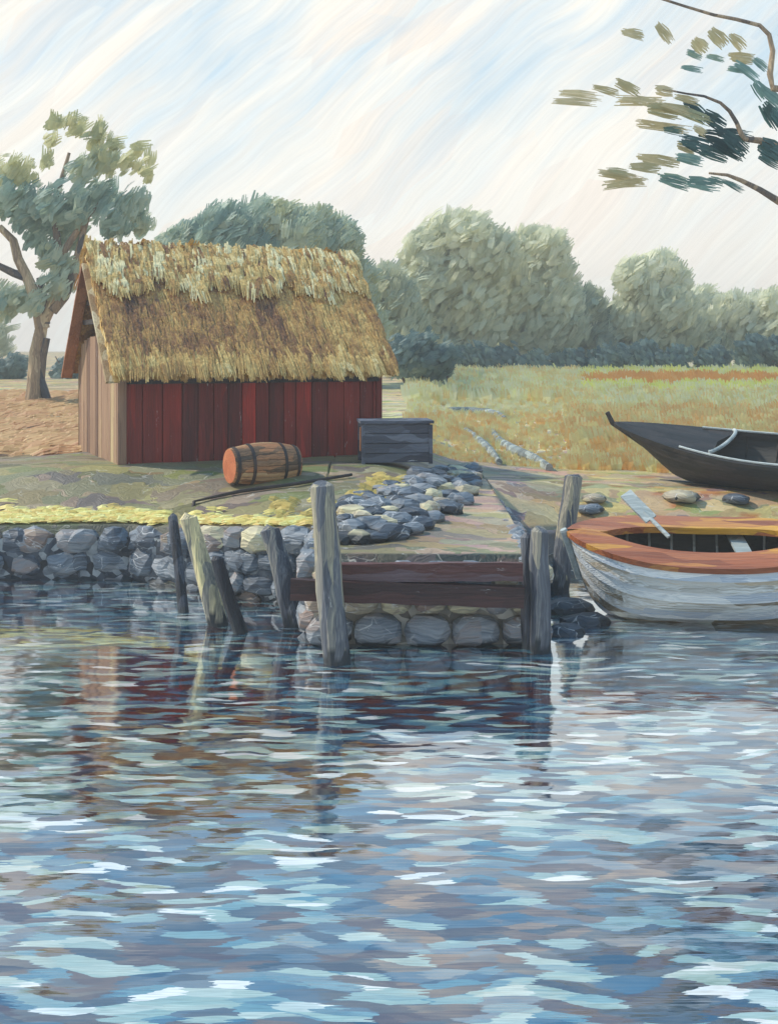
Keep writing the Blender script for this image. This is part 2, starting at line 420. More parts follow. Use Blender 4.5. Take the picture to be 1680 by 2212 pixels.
# ------------------------------------------------------------------ piles and beams
def pile(xt, yt, xf, yf, w, tint, label, dtop=None, wt=None):
    f = onz(xf, yf); dt = f.y+(0 if dtop is None else dtop)
    tp = at(xt, yt, dt); r = w/2*f.y/F; r2 = (wt or w*.85)/2*dt/F
    d = tp-f
    mb = MB(); n = 9; pts = []; rad = []
    lo = -1.1/max(d.z, .3)
    for i in range(n):
        q = lo+(1-lo)*i/(n-1); pts.append(d*q+Vector((random.uniform(-.012,.012), random.uniform(-.012,.012), 0))); rad.append(r+(r2-r)*max(0, q))
    pts.append(d*1.0+Vector((.01, 0, .035))); rad.append(r2*.62)
    mb.tube(pts, rad, 14, tint, .07)
    o = mb.build('pile', post_m, None, f, smooth=False)
    return tag(o, label, 'pile', 'old timber piles along the quay')
pile(375,1118, 398,1322, 24, .12, 'thin dark pile leaning left, leftmost of the piles', .5)
pile(408,1118, 472,1350, 44, .85, 'pale grey leaning pile just left of the black one')
pile(468,1208, 518,1366, 32, .0, 'short black leaning pile beside the pale one')
pile(585,1145, 638,1352, 50, .45, 'leaning grey brown pile between the black pile and the tallest pile', .2)
pile(692,1050, 728,1432, 62, .62, 'tallest pile, grey with a pale streak, at the left end of the beams', .1)
pile(1138,1160, 1140,1400, 30, .35, 'slim slate grey pile, left one of the pair at the right end of the beams')
pile(1165,1148, 1168,1408, 46, .55, 'thicker upright pile, right one of the pair at the right end of the beams')
pile(1236,1030, 1206,1275, 44, .6, 'tall pile leaning right between the quay and the white boat', .2)
def beam(x0, y0, x1, y1, d0, d1, h, dep, tint, label):
    a = at(x0, y0, d0); b = at(x1, y1, d1); c = (a+b)/2
    mb = MB(); mb.beam(a-c, b-c, dep, h, tint, seg=10, jit=.008)
    return tag(mb.build('timber_beam', beam_m, None, c), label, 'beam', 'beams along the quay front')
beam(700, 1236, 1128, 1234, 13.55, 13.55, .20, .12, .6, 'upper slate brown timber beam along the top of the quay')
beam(628, 1272, 1130, 1290, 13.5, 13.5, .235, .13, .1, 'lower reddish brown timber beam fixed across the quay stones')

# ------------------------------------------------------------------ boathouse
TH = R(25); HP = Vector((-4.42, 19.95, 1.35))
LX, DY = 4.69, 3.6
house = empty('boathouse', HP, TH, 'red boarded boathouse with a steep straw thatched roof standing on the bank', 'boathouse')
E = 2.95-HP.z+.12; RG = 5.02-HP.z    # wall top, ridge
sl = (RG-(2.92-HP.z))/(DY/2+.33)
mb = MB(); x = 0
while x < LX-.01:
    w_ = min(random.uniform(.22, .34), LX-x)
    mb.box((x+w_/2, random.uniform(-.008, .012), E/2-.14), (w_-.018, .05, E+.32), tint=random.choice([.2,.35,.5,.6,.75]))
    x += w_
mb.box((LX/2, .055, E/2-.14), (LX-.02, .04, E+.28), tint=0.0)
fw = mb.build('front_wall', red, house)
mb = MB()
y = 0
while y < DY-.01:
    w_ = min(random.uniform(.2, .3), DY-y); yc = y+w_/2
    ht = min((RG-.14)-abs(yc-DY/2)*sl, E+.62-.1*random.random())  # peak left open, shaped to give the dark triangle of overhang shadow
    mb.box((-.03+random.uniform(-.006, .006), yc, ht/2-.15), (.04, w_-.014, ht+.3), tint=random.choice([.15,.4,.55,.7,.95]))
    y += w_
mb.build('gable_wall', gab, house)
mb = MB(); y = 0
while y < DY-.01:
    w_ = min(.3, DY-y); yc = y+w_/2; ht = (RG-.14)-abs(yc-DY/2)*sl
    mb.box((LX+.03, yc, ht/2-.15), (.04, w_-.01, ht+.3), tint=random.choice([.3,.5,.6])); y += w_
mb.build('gable_wall', red, house)
mb = MB(); mb.box((LX/2, DY, E/2-.14), (LX, .05, E+.3), tint=.4); mb.build('back_wall', red, house)
mb = MB(); mb.beam((.06, -.075, E-.10), (LX-.06, -.075, E-.10), .07, .26, .5, seg=8, jit=.006); mb.build('eave_shade_strip', darkw, house)  # added dark strip that paints the shade under the eave
# bargeboards and the dark purlins in the gable peak
OX = .2
for s_, m_, nm in ((1, pale, 'near'), (-1, barge, 'far')):
    mb = MB(); yb = DY/2-s_*(DY/2+.27)
    mb.beam((-OX-.03, yb, RG-(DY/2+.27)*sl-.1), (-OX-.03, DY/2-s_*.02, RG-.08), .05, .2, .5, up=Vector((1,0,0)), seg=6, jit=.006)
    mb.build('bargeboard', m_, house)
mb = MB()
for q in (.3, .62):
    zz = RG-.42-q*1.1; hw = (RG-zz)/sl-.2
    mb.beam((-.1, DY/2-hw, zz), (-.1, DY/2+hw, zz), .07, .09, .5)
mb.build('gable_brace', darkw, house)
mb = MB(); mb.box((-.02, -.03, E/2-.14), (.14, .09, E+.3), tint=.4); mb.build('corner_board', gab, house)
mb = MB(); mb.box((LX-.04, -.045, E/2-.14), (.1, .06, E+.3), tint=.3); mb.build('corner_board', red, house)
# thatch: a thick body plus layers of straw
def slope_pt(u, q, side, lift=0):      # u along ridge, q 0..1 ridge->eave
    run = (DY/2+.26)*q
    nrm = Vector((0, -side*sl, 1)).normalized()
    return Vector((u, DY/2-side*run, RG-run*sl))+nrm*lift
roof = MB()
U0, U1 = -OX, LX+.16
for side in (1, -1):
    nU, nQ = 24, 10
    top = [[slope_pt(U0+(U1-U0)*i/nU, j/nQ, side, .13+.03*mnoise.noise(Vector((i*.8, j*.8, side)))) for j in range(nQ+1)] for i in range(nU+1)]
    bot = [[slope_pt(U0+(U1-U0)*i/nU, j/nQ, side, -.05) for j in range(nQ+1)] for i in range(nU+1)]
    vs = [p for r in top for p in r]+[p for r in bot for p in r]; nb_ = (nU+1)*(nQ+1); fs = []
    for i in range(nU):
        for j in range(nQ):
            a = i*(nQ+1)+j; b_ = a+nQ+1
            fs += [(a, b_, b_+1, a+1), (nb_+a, nb_+a+1, nb_+b_+1, nb_+b_)]
        a = i*(nQ+1)+nQ; b_ = a+nQ+1; fs.append((a, b_, nb_+b_, nb_+a))
    for i in (0, nU):
        for j in range(nQ): a = i*(nQ+1)+j; fs.append((a, a+1, nb_+a+1, nb_+a))
    roof.add(vs, fs, .3)
for side, cnt in ((1, 2600), (-1, 500)):
    for _ in range(cnt):
        u = random.uniform(U0, U1); q = random.uniform(.0, 1.0)
        p = slope_pt(u, q, side, .15+random.uniform(0, .03))
        ax = (slope_pt(u+random.uniform(-.06,.06), q+.12, side)-slope_pt(u, q, side))
        n1 = mnoise.noise(Vector((u*3.2, q*1.2, 5)))*.6+.5
        tint = .08+.5*n1+random.uniform(-.1, .12)+(.22 if q > .9 else 0)+(.12 if u > LX*.75 else 0)
        roof.stroke(p, ax, Vector((0, -side*.75, .66)), random.uniform(.3, .75), random.uniform(.07, .15), tint, 4, .06)
rf = roof.build('roof', straw, house)
cap = MB()
for side in (1, -1):
    for _ in range(900 if side > 0 else 250):
        u = random.uniform(U0-.03, U1+.02)
        dep = .30+.06*math.sin(u*5.3)+.04*math.sin(u*13)
        q = random.uniform(-.02, dep)
        p = slope_pt(u, q, side, .22+random.uniform(0, .05))
        ax = (slope_pt(u+random.uniform(-.09,.05), q+.12, side)-slope_pt(u, q, side))
        cap.stroke(p, ax, Vector((0, -side*.75, .66)), random.uniform(.36, .66), random.uniform(.09, .19), random.choice([.62,.72,.8,.9,1.0,.5,.3]), 4, .1)
cap.tube([Vector((U0+(U1-U0)*i/12, DY/2, RG+.1+.02*math.sin(i*2))) for i in range(13)], .17, 10, .75, .12)
cap.build('ridge_thatch', straw, rf)
fr = MB()
for _ in range(420):
    u = random.uniform(U0, U1); p = slope_pt(u, 1.0+random.uniform(-.02,.03), 1, .06+random.uniform(-.08,.1))
    fr.stroke(p, Vector((random.uniform(-.1,.1), -.55, -1)), Vector((0,-1,.4)), random.uniform(.1,.2), .07, random.choice([.4,.5,.6,.75]), 4)
for side in (1, -1):
    for _ in range(300):
        q = random.uniform(0, 1); e = random.choice([U0, U1]) if side > 0 else U0
        p = slope_pt(e+random.uniform(-.03,.03), q, side, random.uniform(-.03,.14))
        fr.stroke(p, slope_pt(e, q+.1, side)-slope_pt(e, q, side), Vector((-1 if e < 0 else 1,0,.1)), .3, .07, random.choice([.45,.6,.8,.7]), 4)
fr.build('thatch_fringe', straw, rf)

# ------------------------------------------------------------------ barrel
rust = paint('rusty_steel', [lin(150,80,48), lin(186,104,64), lin(190,110,76), lin(120,98,66), lin(50,46,42)], (1.6,6,6), attr='tint', bristle=.5, var=.9)
cask_w = paint('cask_staves', [lin(74,60,46), lin(140,104,72), lin(184,124,80), lin(198,170,128)], (1.2,9,9), attr='tint', bristle=.6, var=1.2, flecks=.15)
lid_w = paint('cask_head', [lin(180,98,60), lin(206,124,82)], (2,5,5), bristle=.4)
hoop_m = paint('iron_hoop', [lin(34,28,30), lin(74,56,50)], (6,6,6), bristle=.4)
bl = gp(496, 1053)+Vector((0,0,-.01))
barrel = empty('wooden_barrel', bl, R(30), 'brown wooden barrel with an orange head lying on its side before the red wall', 'barrel')
BLn = 1.12
def br_r(q): return .27+.075*math.sin(math.pi*q)
mb = MB(); nst = 22
for k in range(nst):
    a0 = 2*math.pi*k/nst; a1 = a0+2*math.pi/nst*.93; vs = []; fs = []
    for i in range(9):
        q = i/8; r = br_r(q)
        for a, rr in ((a0, r), ((a0+a1)/2, r*1.012), (a1, r), ((a0+a1)/2, r-.03)): vs.append((q*BLn, math.cos(a)*rr, .34+math.sin(a)*rr))
        if i:
            o = i*4
            for m in range(4): fs.append((o-4+m, o-4+(m+1) % 4, o+(m+1) % 4, o+m))
    fs += [(0,3,2,1), (32,33,34,35)]
    mb.add(vs, fs, random.choice([.2,.4,.5,.65,.8]))
mb.build('staves', cask_w, barrel)
for q in (.05, .26, .74, .95):
    mb = MB(); mb.tube([((q-.022)*BLn, 0, .34), ((q+.022)*BLn, 0, .34)], [br_r(q-.02)+.012, br_r(q+.02)+.012], 32, .5); mb.build('hoop', hoop_m, barrel)
for q in (-.004, .975):
    mb = MB(); mb.tube([(q*BLn, 0, .34), ((q+.03)*BLn, 0, .34)], .262, 28, .5); mb.build('barrel_head', lid_w, barrel)

# ------------------------------------------------------------------ dark chest by the house
slate = paint('slate_paint', [lin(52,56,70), lin(76,82,98), lin(106,112,126)], (1.2,1.2,6), bristle=.5, var=.9, flecks=.16, fleck_col=(.55,.57,.62,1))
cp = at(786, 985, 20.2); cp.z = gz(cp.x, cp.y)
chest = empty('storage_chest', cp, R(6), 'slate blue wooden storage chest at the right corner of the boathouse', 'chest')
mb = MB(); W_, D_, H_ = 1.12, .75, .66
for k in range(4): mb.box((W_/2, 0, .02+H_*(k+.5)/4), (W_, .04, H_/4-.012)); mb.box((W_/2, D_, .02+H_*(k+.5)/4), (W_, .04, H_/4-.012))
for k in range(4):
    for xx in (.02, W_-.02): mb.box((xx, D_/2, .02+H_*(k+.5)/4), (.04, D_-.05, H_/4-.012))
mb.box((W_/2, D_/2, .05), (W_-.1, D_-.1, .04)); mb.build('side_boards', slate, chest)
for xx in (-.01, W_+.01):
    for yy in (-.01, D_+.01):
        mb = MB(); mb.box((xx, yy, H_/2), (.06, .06, H_)); mb.build('corner_post', slate, chest)
mb = MB(); mb.box((W_/2, D_/2-.01, H_+.045), (W_+.12, D_+.12, .045)); mb.build('lid', slate, chest)
mb = MB(); mb.box((-.045, D_*.22, H_*.62), (.02, .1, .4)); mb.build('handle', barge, chest)

# ------------------------------------------------------------------ added dark stripe on the slope, driftwood
pts = [gp(330,1112,1.0)+Vector((0,0,.04)), gp(420,1090,1.1)+Vector((0,0,.05)), gp(520,1068)+Vector((0,0,.05)), gp(640,1052)+Vector((0,0,.05)), gp(760,1032,1.3)+Vector((0,0,.05))]
c = pts[2].copy(); mb = MB(); mb.tube([p-c for p in pts], [.022,.028,.03,.028,.022], 8, .5, .1)
tag(mb.build('long_stripe', darkw, None, c), 'long dark pole lying on the grass below the barrel', 'stripe')  # dark tube added to draw the edge line crossing the slope
drift = paint('driftwood', [lin(92,98,98), lin(134,142,140), lin(176,184,178)], (1,6,6), bristle=.5, var=.8)
def driftlog(ps, r, label):
    pts = [gp(x, y, 1.1)+Vector((0,0,r*.6)) for x, y in ps]; c = pts[0].copy()
    mb = MB(); mb.tube([p-c for p in pts], [r*(.5+.5*math.sin(math.pi*(i+.7)/(len(pts)+.4))) for i in range(len(pts))], 9, .6, .2)
    tag(mb.build('driftwood', drift, None, c), label, 'driftwood', 'bleached driftwood on the shore')
driftlog([(972,891),(1010,893),(1050,896),(1075,900),(1092,912)], .12, 'bleached driftwood log lying farthest back in the reeds')
driftlog([(1000,930),(1020,945),(1042,962),(1062,985),(1078,1005)], .10, 'thin curved piece of driftwood nearest the stone mound')
driftlog([(1062,938),(1080,962),(1110,980),(1150,998),(1186,1017)], .12, 'long bleached driftwood branch pointing at the leaning pile')

# ------------------------------------------------------------------ boulders
def boulder(x, y, s, tint, label, z0=1.1, grp='boulders on the bank', fl=.75):
    s *= 1.25; p = gp(x, y, z0); mb = MB(); rock(mb, (0,0,s*fl*.6), (s, s*.8, s*fl), tint, .2, random.uniform(0,3))
    tag(mb.build('boulder', stone_m, None, p, smooth=True), label, 'boulder', grp)
B = [(1282,1085,.17,.85,'pale brown boulder behind the bow of the white boat, upper of two'),
     (1275,1108,.18,.3,'grey green boulder behind the bow of the white boat, lower of two'),
     (1470,1082,.24,.9,'flat pale boulder on the shore behind the white boat'),
     (1590,1086,.2,.1,'flat dark boulder on the shore nearest the right edge of the picture')]
for i, q in enumerate(B): boulder(*q, z0=.6, fl=.4)

for x_, y_, s_, lb in ((1222,1318,.3,'black rock added for shadow at the waterline between the paired piles and the white boat'),(1262,1345,.24,'flat black rock added for shadow nearest the bow of the white boat at the waterline'),(1218,1368,.2,'small black rock added for shadow just right of the thicker paired pile')):
    p = onz(x_, y_); mb = MB(); rock(mb, (0,0,-.02), (s_*1.3, s_, s_*.6), 0, .2, .4)  # added dark rocks standing in for the black shadow beside the quay
    tag(mb.build('rock', stone_m, None, p), lb, 'rock', 'rocks added for shadow beside the quay')
foot = [gp(742,1178,1.0), gp(820,1176,1.0), gp(890,1160,1.0), gp(950,1130,1.0), gp(1000,1085,1.1), gp(1030,1045,1.1)]
topl = [gp(742,1088,1.1), gp(800,1062,1.2), gp(870,1040,1.3), gp(925,1022,1.3), gp(975,1012,1.3), gp(1015,1012,1.3)]
sbl = foot[2].copy(); rt = empty('stone_bank', sbl, 0, 'rough sloping bank of dark slate stones between the tallest pile and the chest', 'stone bank')
mb = MB(); bk = MB()
for r in range(6):
    for q in range(11):
        u = (q+.5*(r % 2)+random.uniform(-.2,.2))/10.5*5; i_ = min(4, max(0, int(u))); fr_ = min(1, max(0, u-i_))
        a = foot[i_].lerp(foot[i_+1], fr_); b = topl[i_].lerp(topl[i_+1], fr_); k = (r+.4)/6
        p = a.lerp(b, k)-sbl; z_ = gz(a.lerp(b,k).x, a.lerp(b,k).y)-sbl.z
        s_ = random.uniform(.11, .19)
        rock(mb, (p.x, p.y, max(p.z, z_)+.03+.05*math.sin(k*3.1)), (s_*1.3, s_*1.1, s_*.7), random.choice([0,0,.08,.15,.22,.3,.36,.8,.95]), .3, random.uniform(0,3), .35)
mb.build('stonework', stone_m, rt)

# ------------------------------------------------------------------ boats
def boat(name, loc, rz, heel, L, BM, depth, sheer, mats, label, deckw=.16, fore=0.0, full=2.6, rake=.15, rub=True, thwarts=(), stemup=.12, oarp=None, grp=None, side_m=None):
    hull_m, deck_m, in_m, trim_m = mats
    root = empty(name, loc, rz, label, 'boat', grp, rx=heel)
    def half(t, s):       # t -1 stern .. 1 bow, s 0 keel .. 1 gunwale
        w = (1-abs(t)**full)**.75
        return BM/2*w*(math.sin(min(1, s*1.0)*math.pi/2)**.62)
    def gw(t): return depth+sheer*(t*t)+(.25*sheer*t if t > 0 else 0)
    def kz(t): return .0+depth*.55*abs(t)**5
    def pos(t, s, side, inset=0.0, dz=0.0):
        z0, z1 = kz(t), gw(t); z = z0+(z1-z0)*s
        h = max(0, half(t, s)-inset)
        x = t*L/2*(1+rake*(s-.7)*abs(t)**3)
        if inset: x *= (1-inset*.5/(L/2))
        return Vector((x, side*h, z+dz))
    nT, nS = 44, 7
    hull = MB()
    for side in (1, -1):
        for k in range(nS):                     # clinker strakes: each overlaps the one below
            s0, s1 = k/nS, (k+1)/nS
            vs = []; fs = []
            for i in range(nT+1):
                t = -1+2*i/nT
                lap = .034*(1-abs(t)**8)
                a = pos(t, s0, side); b = pos(t, s1, side)
                a.y += side*lap; a2 = pos(t, s0, side)
                vs += [a2, a, b]
            for i in range(nT):
                q = i*3; r = q+3
                fs += [(q, r, r+1, q+1), (q+1, r+1, r+2, q+2)]
            if side < 0: fs = [f[::-1] for f in fs]
            hull.add(vs, fs, (.55,.05,.85,.3,.95,.42,.9)[k])
    hull.build('hull', hull_m, root)
    inn = MB()
    for side in (1, -1):
        vs = []; fs = []
        for i in range(nT+1):
            t = -1+2*i/nT
            for k in range(6): vs.append(pos(t*.985, .18+.81*k/5, side, .03))
        for i in range(nT):
            for k in range(5): a = i*6+k; fs.append((a, a+1, a+7, a+6))
        inn.add(vs, fs, .4)
    vs = []; fs = []
    for i in range(nT+1):
        t = -1+2*i/nT; a = pos(t*.985, .2, 1, .03); b = pos(t*.985, .2, -1, .03); vs += [a, b]
        if i: q = i*2; fs.append((q-2, q-1, q+1, q))
    inn.build('inner_planking', side_m or in_m, root); inn = MB(); inn.add(vs, fs, .2); inn.build('bottom_boards', in_m, root)
    dk = MB()
    for side in (1, -1):                          # gunwale / side deck ring
        vs = []; fs = []
        for i in range(nT+1):
            t = -1+2*i/nT
            o = pos(t, 1, side); h = half(t, 1)
            inner = max(0, h-deckw)
            if fore and t > fore: inner = 0
            o1 = o+Vector((0, side*.035, 0)); 
            i1 = Vector((o.x*(1-deckw*.4/(L/2)), side*inner, o.z))
            vs += [o1+Vector((0,0,-.05)), o1+Vector((0,0,.02)), i1+Vector((0,0,.035)), i1+Vector((0,0,-.05))]
        for i in range(nT):
            for k in range(3): a = i*4+k; fs.append((a, a+4, a+5, a+1))
        if side < 0: fs = [f[::-1] for f in fs]
        dk.add(vs, fs, .5)
    dk.build('gunwale', deck_m, root)
    # stems
    for sg in (1, -1):
        st = MB(); pts = [Vector((0,0,0))]*0
        for k in range(9):
            s = k/8; p = pos(sg*1.0, s, 1); p.y = 0; p.x += sg*.03; pts.append(p)
        up = stemup if sg > 0 else stemup*.4
        pts.append(pts[-1]+Vector((sg*.05*up/.12, 0, up)))
        st.tube(pts, [.045]*8+[.05, .045], 8, .3); st.build('stem', trim_m, root)
    kl = MB(); kl.beam((-L*.42, 0, .0), (L*.42, 0, .0), .07, .09, .3, seg=4); kl.build('keel', trim_m, root)
    if rub:
        for side in (1, -1):
            rb = MB(); rb.tube([pos(-.97+1.94*i/30, .93, side)+Vector((0, side*.03, -.02)) for i in range(31)], .022, 6, .9); rb.build('rubbing_strake', trim_m, root)
    for t in thwarts:
        th = MB(); z = gw(t)-.16; h = half(t, .8)-.04; th.box((t*L/2, 0, z), (.2, 2*h, .035), tint=.6); th.build('thwart', trim_m, root)
    for i in range(9):
        t = -.72+1.44*i/8
        if fore and t > fore: continue
        for side in (1, -1):
            rb = MB(); rb.tube([pos(t, .22+.70*k/5, side, .045) for k in range(6)], .018, 5, .8); rb.build('rib', trim_m, root)
    return root, pos, gw, half
white_h = paint('white_hull_paint', [lin(140,124,102), lin(220,222,220), lin(190,172,146), lin(240,240,238), lin(180,192,208), lin(244,244,242)], (1.0,5,9), attr='tint', bristle=.35, var=1.2, warp=.15, rough=.45)
orange = paint('varnished_orange', [lin(140,76,44), lin(166,94,56), lin(178,108,66), lin(214,158,50)], (1.2,6,6), bristle=.4, warp=.1, rough=.4)
pale_in = paint('pale_inner_paint', [lin(120,126,130), lin(190,192,192), lin(226,226,222)], (1,4,8), bristle=.4)
dark_in = paint('dark_bilge', [lin(16,14,16), lin(34,32,32), lin(52,50,46)], (1.5,4,4), bristle=.4)
pale_t = paint('pale_boat_trim', [lin(150,160,160), lin(196,202,200)], (1.5,5,5), bristle=.4)
tar = paint('tarred_black', [lin(22,19,18), lin(34,29,28), lin(52,44,42)], (1.2,6,6), bristle=.5, var=.9)
wl = onz(1490, 1352); wp = Vector((wl.x+.30, wl.y+.62, -.13))
wr, wpos, wgw, whalf = boat('rowing_boat', wp, R(180-5), R(-12), 3.35, 1.75, 1.12, .10, (white_h, orange, dark_in, pale_t),
     'white clinker rowing boat with an orange gunwale floating beside the quay', deckw=.45, full=3.0, rake=.12, thwarts=(-.3,), stemup=.03, rub=False, side_m=dark_in)
mb = MB(); mb.tube([wpos(-.96+1.92*i/30, .9, -1)+Vector((0,-.03,0)) for i in range(31)], .02, 6, .3); 
# oar propped on the bow of the white boat
oa = at(1350, 1066, 15.6); ob = at(1412, 1128, 15.3)
oar = empty('oar', ob, label='pale oar propped up out of the white rowing boat', cat='oar')
mb = MB(); d = (oa-ob); mb.tube([Vector((0,0,0))-d*.5, d*.35], .028, 8, .5); mb.build('shaft', pale_t, oar)
mb = MB(); mb.beam(d*.1, d*1.0, .17, .035, .6, up=Vector((.2,-1,.3)), seg=4, jit=.004); mb.build('blade', pale_t, oar)
# black boat ashore
bp_ = at(1722, 1072, 21.6); bp_.z = gz(bp_.x, bp_.y)
br_, bpos, bgw, bhalf = boat('wooden_boat', bp_, R(180-34), R(-13), 6.2, 1.9, .72, .34, (tar, tar, dark_in, tar),
     'black tarred wooden boat with a tall stem drawn up on the grass', deckw=.10, fore=.42, full=2.1, rake=.35, thwarts=(0.05,-.4), stemup=.22, rub=False)
mb = MB()
for side in (1, -1):
    mb.tube([Vector((p.x, p.y, p.z+.045)) for p in [bpos(-.9+1.5*i/24, 1, side)+Vector((0,-side*.06,0)) for i in range(25)]], .022, 6, .5)
mb.build('pale_capping', pale_t, br_)
mb = MB(); tt = .42
mb.tube([Vector((tt*3.1*1.02-.14*math.cos(a), (bhalf(tt,1)-.12)*math.sin(a), bgw(tt)+.07)) for a in [R(-90+15*i) for i in range(13)]], .035, 8, .8); mb.build('coaming', pale_t, br_)

# ------------------------------------------------------------------ vegetation
olive = [lin(84,108,102), lin(116,136,124), lin(150,158,140), lin(142,144,108), lin(166,162,122), lin(200,192,160)]
far_g = [lin(100,110,98), lin(134,140,120), lin(156,158,136), lin(172,172,148), lin(188,184,162), lin(206,202,184)]  # far palette lightened, so haze is painted into the leaf colours
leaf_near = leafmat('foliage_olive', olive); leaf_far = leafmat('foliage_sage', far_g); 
leaf_teal = leafmat('foliage_teal', [lin(60,80,82), lin(86,106,104), lin(116,130,120), lin(150,158,130)])
bark = paint('bark', [lin(50,54,64), lin(116,98,82), lin(170,142,112), lin(208,186,148)], (5,5,1), attr='tint', bristle=.6, var=1.0)
def crown(mb, lobes, d, base, n, L, W, dsp=1.0, diag=Vector((.6,0,.8)), fill=.55):
    tot = sum(l[2]**2 for l in lobes)
    for (lx, ly, lr, tint) in lobes:
        c = at(lx, ly, d+random.uniform(-.5, .5)*dsp); r = lr*d/F
        for _ in range(max(4, int(n*lr*lr/tot))):
            v = Vector((random.gauss(0,1), random.gauss(0,1), random.gauss(0,1))).normalized()
            k = random.uniform(fill, 1.0)
            if random.random() < .32: k = 1+.42*random.random()**1.6
            p = c+Vector((v.x*r, v.y*r*dsp, v.z*r*.95))*k
            ax = diag+Vector((random.uniform(-.6,.6), random.uniform(-.5,.5), random.uniform(-.6,.6)))
            nr = Vector((v.x*.5+random.uniform(-.4,.4), -1+random.uniform(-.5,.8), v.z*.6+random.uniform(-.2,.5)))
            q_ = 1 if k < 1 else .6
            mb.stroke(p-base, ax, nr, L*q_*random.uniform(.6,1.3), W*q_*random.uniform(.6,1.2), tint+random.uniform(-.13,.13))
def tree(name, x, y, d, lobes, label, mats, n, L, W, limbs, dsp=.8, grp=None, base_z=None, trunk_r=.2, fill=.5, cat='tree'):
    b = at(x, y, d); b.z = gz(b.x, b.y)-.05 if base_z is None else base_z
    root = empty(name, b, 0, label, cat, grp)
    tr = MB()
    for pts, r0, r1, tint in limbs:
        P = [at(*(list(p)+[d])[:3]) if len(p) == 2 else at(*p) for p in pts]
        if pts[0] == 'base': pass
        Q = [p-b for p in P]
        tr.tube(Q, [r0+(r1-r0)*i/(len(Q)-1) for i in range(len(Q))], 9, tint, .08)
    tr.build('trunk', bark, root)
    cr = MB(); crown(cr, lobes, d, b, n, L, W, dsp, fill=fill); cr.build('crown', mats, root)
    return root
# the big tree on the left
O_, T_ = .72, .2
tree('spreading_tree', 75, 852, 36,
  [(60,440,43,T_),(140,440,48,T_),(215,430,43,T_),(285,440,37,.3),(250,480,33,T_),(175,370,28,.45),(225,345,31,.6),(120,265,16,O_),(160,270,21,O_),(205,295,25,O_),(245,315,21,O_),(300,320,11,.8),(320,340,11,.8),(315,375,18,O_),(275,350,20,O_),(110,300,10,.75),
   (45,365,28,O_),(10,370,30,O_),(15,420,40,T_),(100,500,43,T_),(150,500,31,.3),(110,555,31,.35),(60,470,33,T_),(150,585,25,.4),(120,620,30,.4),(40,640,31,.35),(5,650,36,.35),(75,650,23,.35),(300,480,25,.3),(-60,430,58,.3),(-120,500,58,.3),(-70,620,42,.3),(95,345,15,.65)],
  'tall spreading tree with bent bare limbs and grey green crown left of the boathouse', leaf_near, 1080, .6, .28,
  [([(72,870),(76,820),(80,760),(92,700),(112,660),(130,610),(128,560)], .25, .12, .75),
   ([(105,870),(88,820),(92,770),(100,730)], .14, .12, .05),
   ([(92,710),(80,650),(60,600),(40,560),(30,520),(0,490)], .22, .1, .7),
   ([(60,600),(30,590),(-10,570),(-60,540)], .14, .08, .15),
   ([(98,700),(95,640),(85,600)], .16, .09, .05),
   ([(112,670),(140,640),(160,590),(170,540),(190,470)], .18, .07, .3),
   ([(128,560),(120,480),(130,400),(150,330)], .13, .05, .4),
   ([(128,560),(180,480),(230,420)], .12, .05, .4)], dsp=.9, grp=None)
def lobes_of(l): return l
TG = 'trees behind the field'
def ftree(x, d, lobes, label, n, L=1.15, W=.45, mats=None, base_y=800, r=.25, top=None, grp=TG, name='broadleaf_tree', fill=.35):
    lobes = [(a+random.uniform(-6,6), b+12, c*.88, e) for a, b, c, e in lobes]
    cy = sum(l[1] for l in lobes)/len(lobes)
    limbs = [([(x, base_y), (x+4, (base_y+cy)/2), (x-3, cy)], r, r*.5, .4), ([(x+4, (base_y+cy)/2), (x+35, cy)], r*.5, r*.2, .4), ([(x, (base_y+cy)/2), (x-35, cy-5)], r*.5, r*.2, .4)]
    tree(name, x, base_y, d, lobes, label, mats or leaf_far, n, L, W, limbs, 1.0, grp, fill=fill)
ftree(500, 44, [(420,520,50,.15),(480,500,60,.2),(560,480,55,.35),(600,475,45,.5),(550,520,60,.1),(640,500,50,.4),(520,560,60,.1),(380,530,40,.4)], 'dark sage tree showing over the middle of the thatched ridge', 3000, mats=leaf_near, r=.3)
ftree(720, 46, [(670,500,45,.45),(720,510,45,.35),(710,560,55,.4),(765,590,40,.45),(775,640,38,.5),(740,540,35,.45),(790,700,35,.5),(690,480,30,.45)], 'grey green tree rising behind the right end of the roof', 2400, mats=leaf_near)
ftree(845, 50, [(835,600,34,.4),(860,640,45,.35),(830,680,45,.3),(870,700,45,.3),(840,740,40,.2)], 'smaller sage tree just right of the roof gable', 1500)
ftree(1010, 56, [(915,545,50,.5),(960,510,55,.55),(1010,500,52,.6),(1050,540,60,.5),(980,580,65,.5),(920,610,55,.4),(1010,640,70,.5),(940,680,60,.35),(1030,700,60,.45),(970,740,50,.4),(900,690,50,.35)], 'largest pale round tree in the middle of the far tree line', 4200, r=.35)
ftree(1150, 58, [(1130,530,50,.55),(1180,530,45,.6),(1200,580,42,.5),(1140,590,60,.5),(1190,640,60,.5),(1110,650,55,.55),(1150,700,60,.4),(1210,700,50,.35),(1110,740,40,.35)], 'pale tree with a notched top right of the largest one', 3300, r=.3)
ftree(1270, 60, [(1255,650,40,.25),(1290,690,40,.15),(1250,710,45,.15),(1300,730,40,.2),(1270,760,35,.2)], 'dark low tree in the dip between the two pale groups', 1500)
